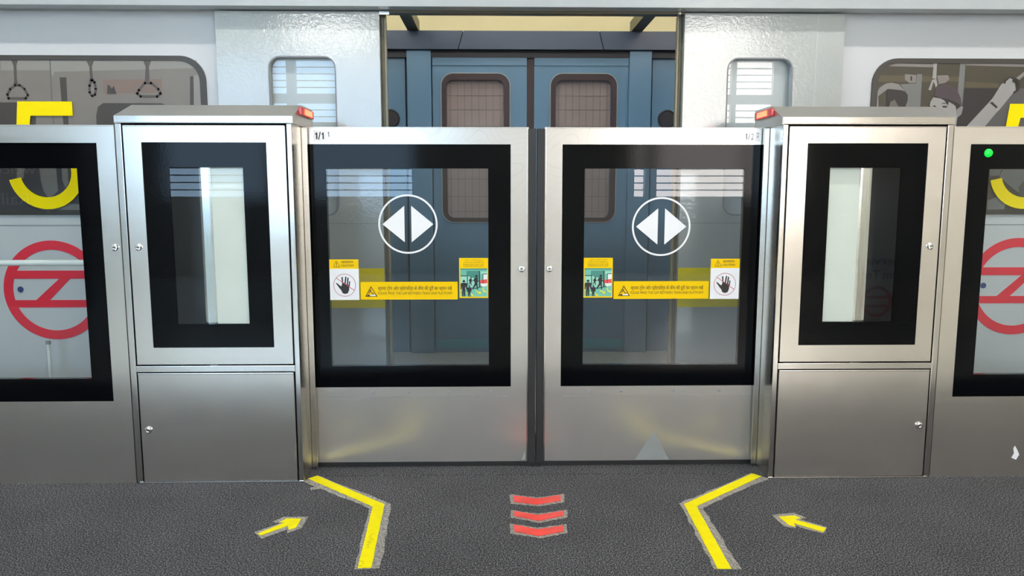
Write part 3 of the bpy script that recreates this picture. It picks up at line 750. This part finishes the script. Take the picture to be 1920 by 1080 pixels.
def screen_door(s):
    num = '1/1' if s < 0 else '1/2'
    d = thing('platform_screen_door', (s * 0.5, 3.17, 0), 'sliding steel and glass platform screen door with the number plate %s' % num, 'sliding door', 'platform screen doors')
    y0, y1 = 3.155, 3.19
    f, b, g = glazed(d, s, (0.040, 1.03, 0.024, 1.461), (0.108, 0.95, 0.359, 1.391), (0.2025, 0.877, 0.452, 1.292), y0, y1, 'steel_film')
    box('edge_seal', s * 0.0025, s * 0.034, y0 - 0.012, y1, 0.024, 1.455, 'rubber', d, 0.003)
    box('edge_trim', s * 0.034, s * 0.040, y0 - 0.004, y1, 0.024, 1.461, 'steel_post', d, 0.001)
    box('gap_shade_guide', s * 0.02, s * 1.02, y0 + 0.012, y1 - 0.004, 0.0, 0.024, 'rubber', d)  # rubber guide; its dark strip also stands in for shade under the door
    roundel(g, -0.5405 if s < 0 else 0.530, 1.060 if s < 0 else 1.049, y0 + 0.005)
    sticker_caution(g, s, y0 + 0.005); sticker_gap(g, s, y0 + 0.005); sticker_boarding(g, s, y0 + 0.005)
    lock(-0.062 if s < 0 else 0.056, 0.871, y0, d)
    xs_ = (-0.892, -0.702, -0.55, -0.377, -0.195) if s < 0 else (0.233, 0.373, 0.599, 0.799)
    for x in xs_: lathe_y('rivet', x, 0.337, y0, [(0.007, 0), (0.006, 0.001), (0.003, 0.0014)], 'seam_grey', d, 12)
    box('weld_line', s * 0.12, s * 0.94, y0 - 0.0006, y0, 0.3155, 0.317, 'seam_grey', d)
    # number plate
    if s < 0: px0, px1, qx0, qx1 = -0.922, -0.873, -0.870, -0.850
    else: px0, px1, qx0, qx1 = 0.866, 0.914, 0.917, 0.934
    pl = box('number_plate', px0, px1, y0 - 0.0008, y0, 1.403, 1.447, 'white_vinyl' if s < 0 else 'steel_light', d)
    one = lambda x, w, z0, z1: [(x + w * .42, z0), (x + w, z0), (x + w, z1), (x + w * .5, z1), (x, z1 - (z1 - z0) * .2), (x, z1 - (z1 - z0) * .36), (x + w * .42, z1 - (z1 - z0) * .27)]
    ink = 'ink' if s < 0 else 'ink_grey'
    w = px1 - px0
    slash = [(px0 + w * .36, 1.409), (px0 + w * .45, 1.409), (px0 + w * .60, 1.440), (px0 + w * .51, 1.440)]
    marks = [one(px0 + w * .12, w * .19, 1.411, 1.438), slash]
    if s < 0: marks.append(one(px0 + w * .66, w * .19, 1.411, 1.438))
    else: text('lettering', '2', px0 + w * .62, px0 + w * .90, 1.411, 1.438, y0 - 0.0011, ink, pl, 0.02)
    print_sheet('lettering', [(ink, marks)], y0 - 0.0008, pl)
    p2 = box('number_plate', qx0, qx1, y0 - 0.0008, y0, 1.406, 1.444, 'white_vinyl', d)
    if s < 0: print_sheet('lettering', [('ink_grey', [one(qx0 + 0.006, 0.006, 1.421, 1.440)])], y0 - 0.0008, p2)
    else: text('lettering', '2', qx0 + 0.004, qx1 - 0.004, 1.421, 1.440, y0 - 0.0011, 'ink_grey', p2)
    if s > 0:
        prism('film_scrap', [(0.437, 0.026), (0.588, 0.026), (0.53, 0.14), (0.519, 0.152), (0.508, 0.14)], 'y', y0 - 0.0006, y0, 'inner_grey', d)
    else:
        prism('film_scrap', [(-0.061, 0.03), (-0.045, 0.03), (-0.045, 0.072)], 'y', y0 - 0.0006, y0, 'inner_grey', d)
    return d
screen_door(-1); screen_door(1)

def cabinet(s):
    num = '1/1' if s < 0 else '1/2'
    c = thing('door_drive_cabinet', (s * 1.31, 3.07, 0), 'tall stainless steel cabinet with sloped cap beside the fixed panel with the %s' % ('round lock' if s < 0 else 'green reflection disc'), 'cabinet', 'door drive cabinets')
    yf, yb = 2.998, 3.145
    for a, b in ((0.968, 0.975), (1.643, 1.650)):
        box('side_panel', s * a, s * b, yf, yb, 0.0, 1.462, 'steel_side', c)
    box('back_panel', s * 0.975, s * 1.643, yb - 0.006, yb, 0.0, 1.462, 'inner_dark', c)
    box('shelf', s * 0.975, s * 1.643, yf + 0.006, yb - 0.006, 0.478, 0.486, 'inner_dark', c)
    for a, b in ((0.967, 0.987), (1.626, 1.650)):
        box('corner_post', s * a, s * b, 2.985, 3.01, 0.006, 1.458, 'steel_post', c, 0.002)
    box('edge_strip', s * 0.944, s * 0.967, 3.132, 3.145, 0.012, 1.458, 'steel_light', c, 0.002)
    box('cross_bar', s * 0.987, s * 1.626, 2.983, 3.0, 0.470, 0.496, 'steel_post', c, 0.002)
    box('base_strip', s * 0.967, s * 1.64, 2.981, 2.997, 0.0, 0.009, 'steel_light', c, 0.001)
    # upper glazed door
    up = thing('upper_door', (s * 1.31, 2.99, 0.5), '', '')
    for k in ('label', 'category'): del up[k]
    up.parent = c; up.location = Vector((s * 1.31, 2.99, 0.5)) - world_loc(c)
    glazed(up, s, (0.993, 1.619, 0.502, 1.451), (1.067, 1.551, 0.571, 1.386), (1.163, 1.450, 0.667, 1.290), 2.984, 2.998, pane_mat='glass_cabinet')
    lock(s * 1.586, 0.977, 2.984, up)
    # inside: invented pale plates stand for the bright patch, beside a dark recess
    ip = box('bright_patch_plate', s * 1.02, s * 1.296, 3.004, 3.010, 0.50, 1.211, 'inner_white', c)
    box('bright_patch_plate', s * 1.02, s * 1.27, 3.0005, 3.004, 0.60, 1.10, 'inner_white', c)
    box('inner_strut', s * 1.296, s * 1.345, 3.006, 3.03, 0.488, 1.40, 'steel_post', c, 0.01)
    box('bright_patch_plate', s * 1.02, s * 1.33, 3.012, 3.016, 1.211, 1.40, 'inner_white', c)
    # lower door
    lo = box('lower_door', s * 0.993, s * 1.621, 2.984, 2.998, 0.011, 0.465, 'steel_panel', c, 0.003)
    box('folded_edge', s * 0.993, s * 1.621, 2.982, 2.988, 0.460, 0.4665, 'steel_panel', lo, 0.002)
    lock(s * 1.590, 0.230, 2.984, lo)
    # sloped cap with the red lamp on its inner end
    prof = [(2.978, 1.460), (2.978, 1.487), (3.13, 1.545), (3.30, 1.545), (3.30, 1.464), (3.15, 1.464), (3.15, 1.460)]
    cap = prism('sloped_cap', prof, 'x', s * 0.960, s * 1.648, 'steel_cap', c)
    box('cap_lip', s * 0.962, s * 1.645, 2.974, 2.978, 1.462, 1.486, 'steel_post', cap, 0.001)
    lens = box('lamp_lens', s * 0.944, s * 0.960, 3.07, 3.26, 1.500, 1.532, 'lamp_lens', cap, 0.004)
    box('lamp_core', s * 0.941, s * 0.945, 3.11, 3.225, 1.505, 1.527, 'lamp_red', lens, 0.001)
cabinet(-1); cabinet(1)

def fixed_panel(s):
    lab = 'fixed steel and glass screen panel with a round chrome lock on its upright' if s < 0 else 'fixed steel and glass screen panel with a small disc for a green reflection in its black border'
    p = thing('fixed_screen_panel', (s * 2.27, 3.02, 0), lab, 'screen panel', 'fixed screen panels')
    y0, y1 = 2.998, 3.03
    glazed(p, s, (1.660, 2.95, 0.0, 1.453), (1.731, 2.86, 0.347, 1.384), (1.815, 2.78, 0.440, 1.286), y0, y1, pane_mat='glass_pale')
    if s < 0: lock(-1.685, 0.975, y0, p)
    else:
        l = lathe_y('reflected_glow', 1.806, 1.349, y0 + 0.003, [(0.017, 0), (0.016, 0.004), (0.010, 0.008), (0.004, 0.009)], 'green_reflection', p, 20)  # glowing disc stands for a green light reflected in the black border
        l['label'] = 'small glowing disc standing for a green reflection'
        prism('paint_scuff', [(2.015, 0.133), (2.028, 0.112), (2.036, 0.095), (2.024, 0.072), (2.003, 0.081), (2.013, 0.100), (2.009, 0.123)], 'y', y0 - 0.0005, y0, 'white_vinyl', p)
    # foot plate behind keeps the panel standing
    box('rear_brace', s * 1.68, s * 1.72, y1, y1 + 0.06, 0.0, 1.40, 'steel_post', p)
    if s < 0:
        tube('reflected_rail', (-2.93, 3.10, 0.905), (-1.70, 3.10, 0.905), 0.0125, 'fixture_white', p)  # solid tube stands for a barrier rail reflected in the glass
fixed_panel(-1); fixed_panel(1)

post = thing('reflected_post', (-2.28, 3.5, 0), 'slim white post standing for a reflection in the glass below the red ring emblem', 'post')  # added solid post stands for a barrier post mirrored in the glass
tube('shaft', (-2.28, 3.5, 0), (-2.28, 3.5, 0.485), 0.008, 'fixture_white', post)
tube('post_cap', (-2.28, 3.5, 0.485), (-2.28, 3.5, 0.50), 0.011, 'seam_grey', post)

# ================================================================== FLOOR TAPE
def ribbon(line, w, jitter=0.0, n=14):
    """Outline of a mitred band along a bent line, edges slightly ragged."""
    pts = []
    for i in range(len(line) - 1):
        a, b = Vector(line[i]), Vector(line[i + 1])
        for k in range(n): pts.append(a.lerp(b, k / n))
    pts.append(Vector(line[-1]))
    Lf, Rt = [], []
    for i, p in enumerate(pts):
        d0 = (pts[i] - pts[i - 1]).normalized() if i else None
        d1 = (pts[i + 1] - pts[i]).normalized() if i < len(pts) - 1 else None
        d = ((d0 or d1) + (d1 or d0)).normalized()
        nrm = Vector((-d.y, d.x)); k = 1.0
        if d0 and d1: k = 1 / max(0.4, nrm.dot(Vector((-d1.y, d1.x))))
        Lf.append(tuple(p + nrm * (w / 2 * k + random.uniform(-1, 1) * jitter)))
        Rt.append(tuple(p - nrm * (w / 2 * k + random.uniform(-1, 1) * jitter)))
    return Lf + Rt[::-1]

def tape_line(line, back, label):
    t = thing('guide_tape', (*line[1], 0), label, 'floor tape', 'yellow guide lines on the carpet')
    prism('clear_tape', ribbon(back, 0.082, 0.004), 'z', 0.0005, 0.0015, 'clear_tape', t)
    y = prism('yellow_strip', ribbon(line, 0.043, 0.0008), 'z', 0.0016, 0.0030, 'yellow_tape', t)
    return t, y
tL, yL = tape_line([(-0.945, 3.040), (-0.622, 2.745), (-0.591, 2.262)], [(-0.955, 3.03), (-0.615, 2.742), (-0.581, 2.258)], 'bent yellow tape line on the carpet with pen scrawl on it')
tR, yR = tape_line([(0.935, 3.028), (0.572, 2.722), (0.555, 2.232)], [(0.945, 3.02), (0.575, 2.722), (0.566, 2.232)], 'clean bent yellow tape line on the carpet without any pen scrawl')
# pen scrawl on the tape beside door 1/1
V, Fc = [], []
for k in range(13):
    yy = 2.40 + k * 0.011 if k < 10 else 2.275 + (k - 10) * 0.014
    x = -0.604 + random.uniform(-0.006, 0.006)
    a = random.uniform(-0.8, 0.8); l = random.uniform(0.004, 0.008)
    dx, dy = math.cos(a) * l, math.sin(a) * l; b = len(V)
    V += [(x - dx, yy - dy - .0008, 0.0031), (x + dx, yy + dy - .0008, 0.0031), (x + dx, yy + dy + .0008, 0.0031), (x - dx, yy - dy + .0008, 0.0031)]
    Fc.append((b, b + 1, b + 2, b + 3))
link('pen_scrawl', V, Fc, 'ink', yL)['kind'] = 'stuff'
prism('tape_scrap', [(-0.918, 2.905), (-0.885, 2.918), (-0.875, 2.945), (-0.90, 2.95), (-0.93, 2.925)], 'z', 0.0002, 0.0012, 'clear_tape', tL)

def tape_arrow(outline, back, label):
    t = thing('floor_arrow', (*outline[5], 0), label, 'floor arrow', 'yellow arrows on the carpet')
    prism('clear_tape', back, 'z', 0.0005, 0.0015, 'clear_tape', t)
    prism('yellow_arrow', outline, 'z', 0.0016, 0.0030, 'yellow_tape', t)
tape_arrow([(-1.008, 2.513), (-0.994, 2.498), (-0.920, 2.574), (-0.908, 2.541), (-0.887, 2.558), (-0.887, 2.631), (-0.941, 2.635), (-0.959, 2.604), (-0.938, 2.601)],
           [(-1.025, 2.526), (-0.954, 2.596), (-0.987, 2.609), (-0.957, 2.650), (-0.866, 2.651), (-0.867, 2.557), (-0.908, 2.515), (-0.914, 2.548), (-0.984, 2.475)],
           'yellow tape arrow pointing towards the tape line with pen scrawl')
tape_arrow([(1.005, 2.515), (0.982, 2.485), (0.906, 2.560), (0.902, 2.530), (0.884, 2.540), (0.872, 2.613), (0.932, 2.621), (0.949, 2.602), (0.920, 2.588)],
           [(1.014, 2.526), (0.982, 2.475), (0.920, 2.521), (0.903, 2.548), (0.899, 2.517), (0.863, 2.536), (0.853, 2.632), (0.944, 2.647), (0.971, 2.603), (0.942, 2.590)],
           'yellow tape arrow pointing towards the clean tape line')

CHEV = [('red tape chevron on the carpet closest to the screen doors', [(-0.103, 2.830), (-0.012, 2.796), (0.083, 2.831), (0.080, 2.776), (-0.013, 2.741), (-0.104, 2.768)]),
        ('red tape chevron on the carpet between the two other chevrons', [(-0.104, 2.683), (-0.016, 2.645), (0.082, 2.682), (0.079, 2.640), (-0.016, 2.597), (-0.105, 2.640)]),
        ('red tape chevron on the carpet farthest from the screen doors', [(-0.109, 2.567), (-0.024, 2.526), (0.070, 2.556), (0.066, 2.508), (-0.023, 2.474), (-0.107, 2.512)])]
for lab, pts in CHEV:
    cx = sum(p[0] for p in pts) / 6; cy = sum(p[1] for p in pts) / 6
    t = thing('floor_chevron', (cx, cy, 0), lab, 'floor chevron', 'red chevrons on the carpet')
    g = 0.014
    off = [(-g, g), (0, g), (g, g), (g, -g * .9), (0, -g), (-g, -g * .9)]
    edge = [(p[0] + o[0], p[1] + o[1]) for p, o in zip(pts, off)]
    rag = []
    for i in range(6):
        a, b = Vector(edge[i]), Vector(edge[(i + 1) % 6])
        for k in range(8): q = a.lerp(b, k / 8); rag.append((q.x + random.uniform(-.0025, .0025), q.y + random.uniform(-.003, .003)))
    prism('clear_tape', rag, 'z', 0.0005, 0.0015, 'clear_tape', t)
    prism('red_strip', pts, 'z', 0.0016, 0.0030, 'red_tape', t)

# ================================================================== THINGS BEHIND THE PHOTOGRAPHER (seen mirrored)
sb = thing('terminal_stand', (3.45, -1.05, 0), 'pale standing board lettered Supervisor Platform Terminal with a red ring', 'sign board')
box('board', 2.95, 4.0, -1.06, -1.02, 0.0, 0.95, 'inner_white', sb, 0.004)
text('lettering', 'Supervisor', 3.18, 3.82, 0.50, 0.60, -1.018, 'ink', sb, 0.01, flip=True)
text('lettering', 'Platform Terminal', 3.06, 3.90, 0.385, 0.475, -1.018, 'ink', sb, 0.01, flip=True)
prisms('ring_emblem', [(arc_band(3.46, 0.17, 0.12, 0.15, 0, 180), -1.02, -1.017), (arc_band(3.46, 0.17, 0.12, 0.15, 180, 360), -1.02, -1.017),
                       (rect(3.33, 3.59, 0.20, 0.225), -1.02, -1.0175), (rect(3.33, 3.59, 0.115, 0.14), -1.02, -1.0175)], 'y', 'red_emblem', sb)
nb = thing('welcome_board', (-5.2, -2.05, 0), 'dark navy standing board with white lettering', 'sign board')
box('board', -6.2, -4.55, -2.07, -2.02, 0.0, 1.95, 'navy_board', nb, 0.004)
text('lettering', 'welcomes', -5.75, -5.0, 1.40, 1.50, -2.018, 'white_vinyl', nb, 0.0, flip=True)
text('lettering', 'Railte', -5.55, -5.1, 1.08, 1.20, -2.018, 'white_vinyl', nb, 0.0, flip=True)
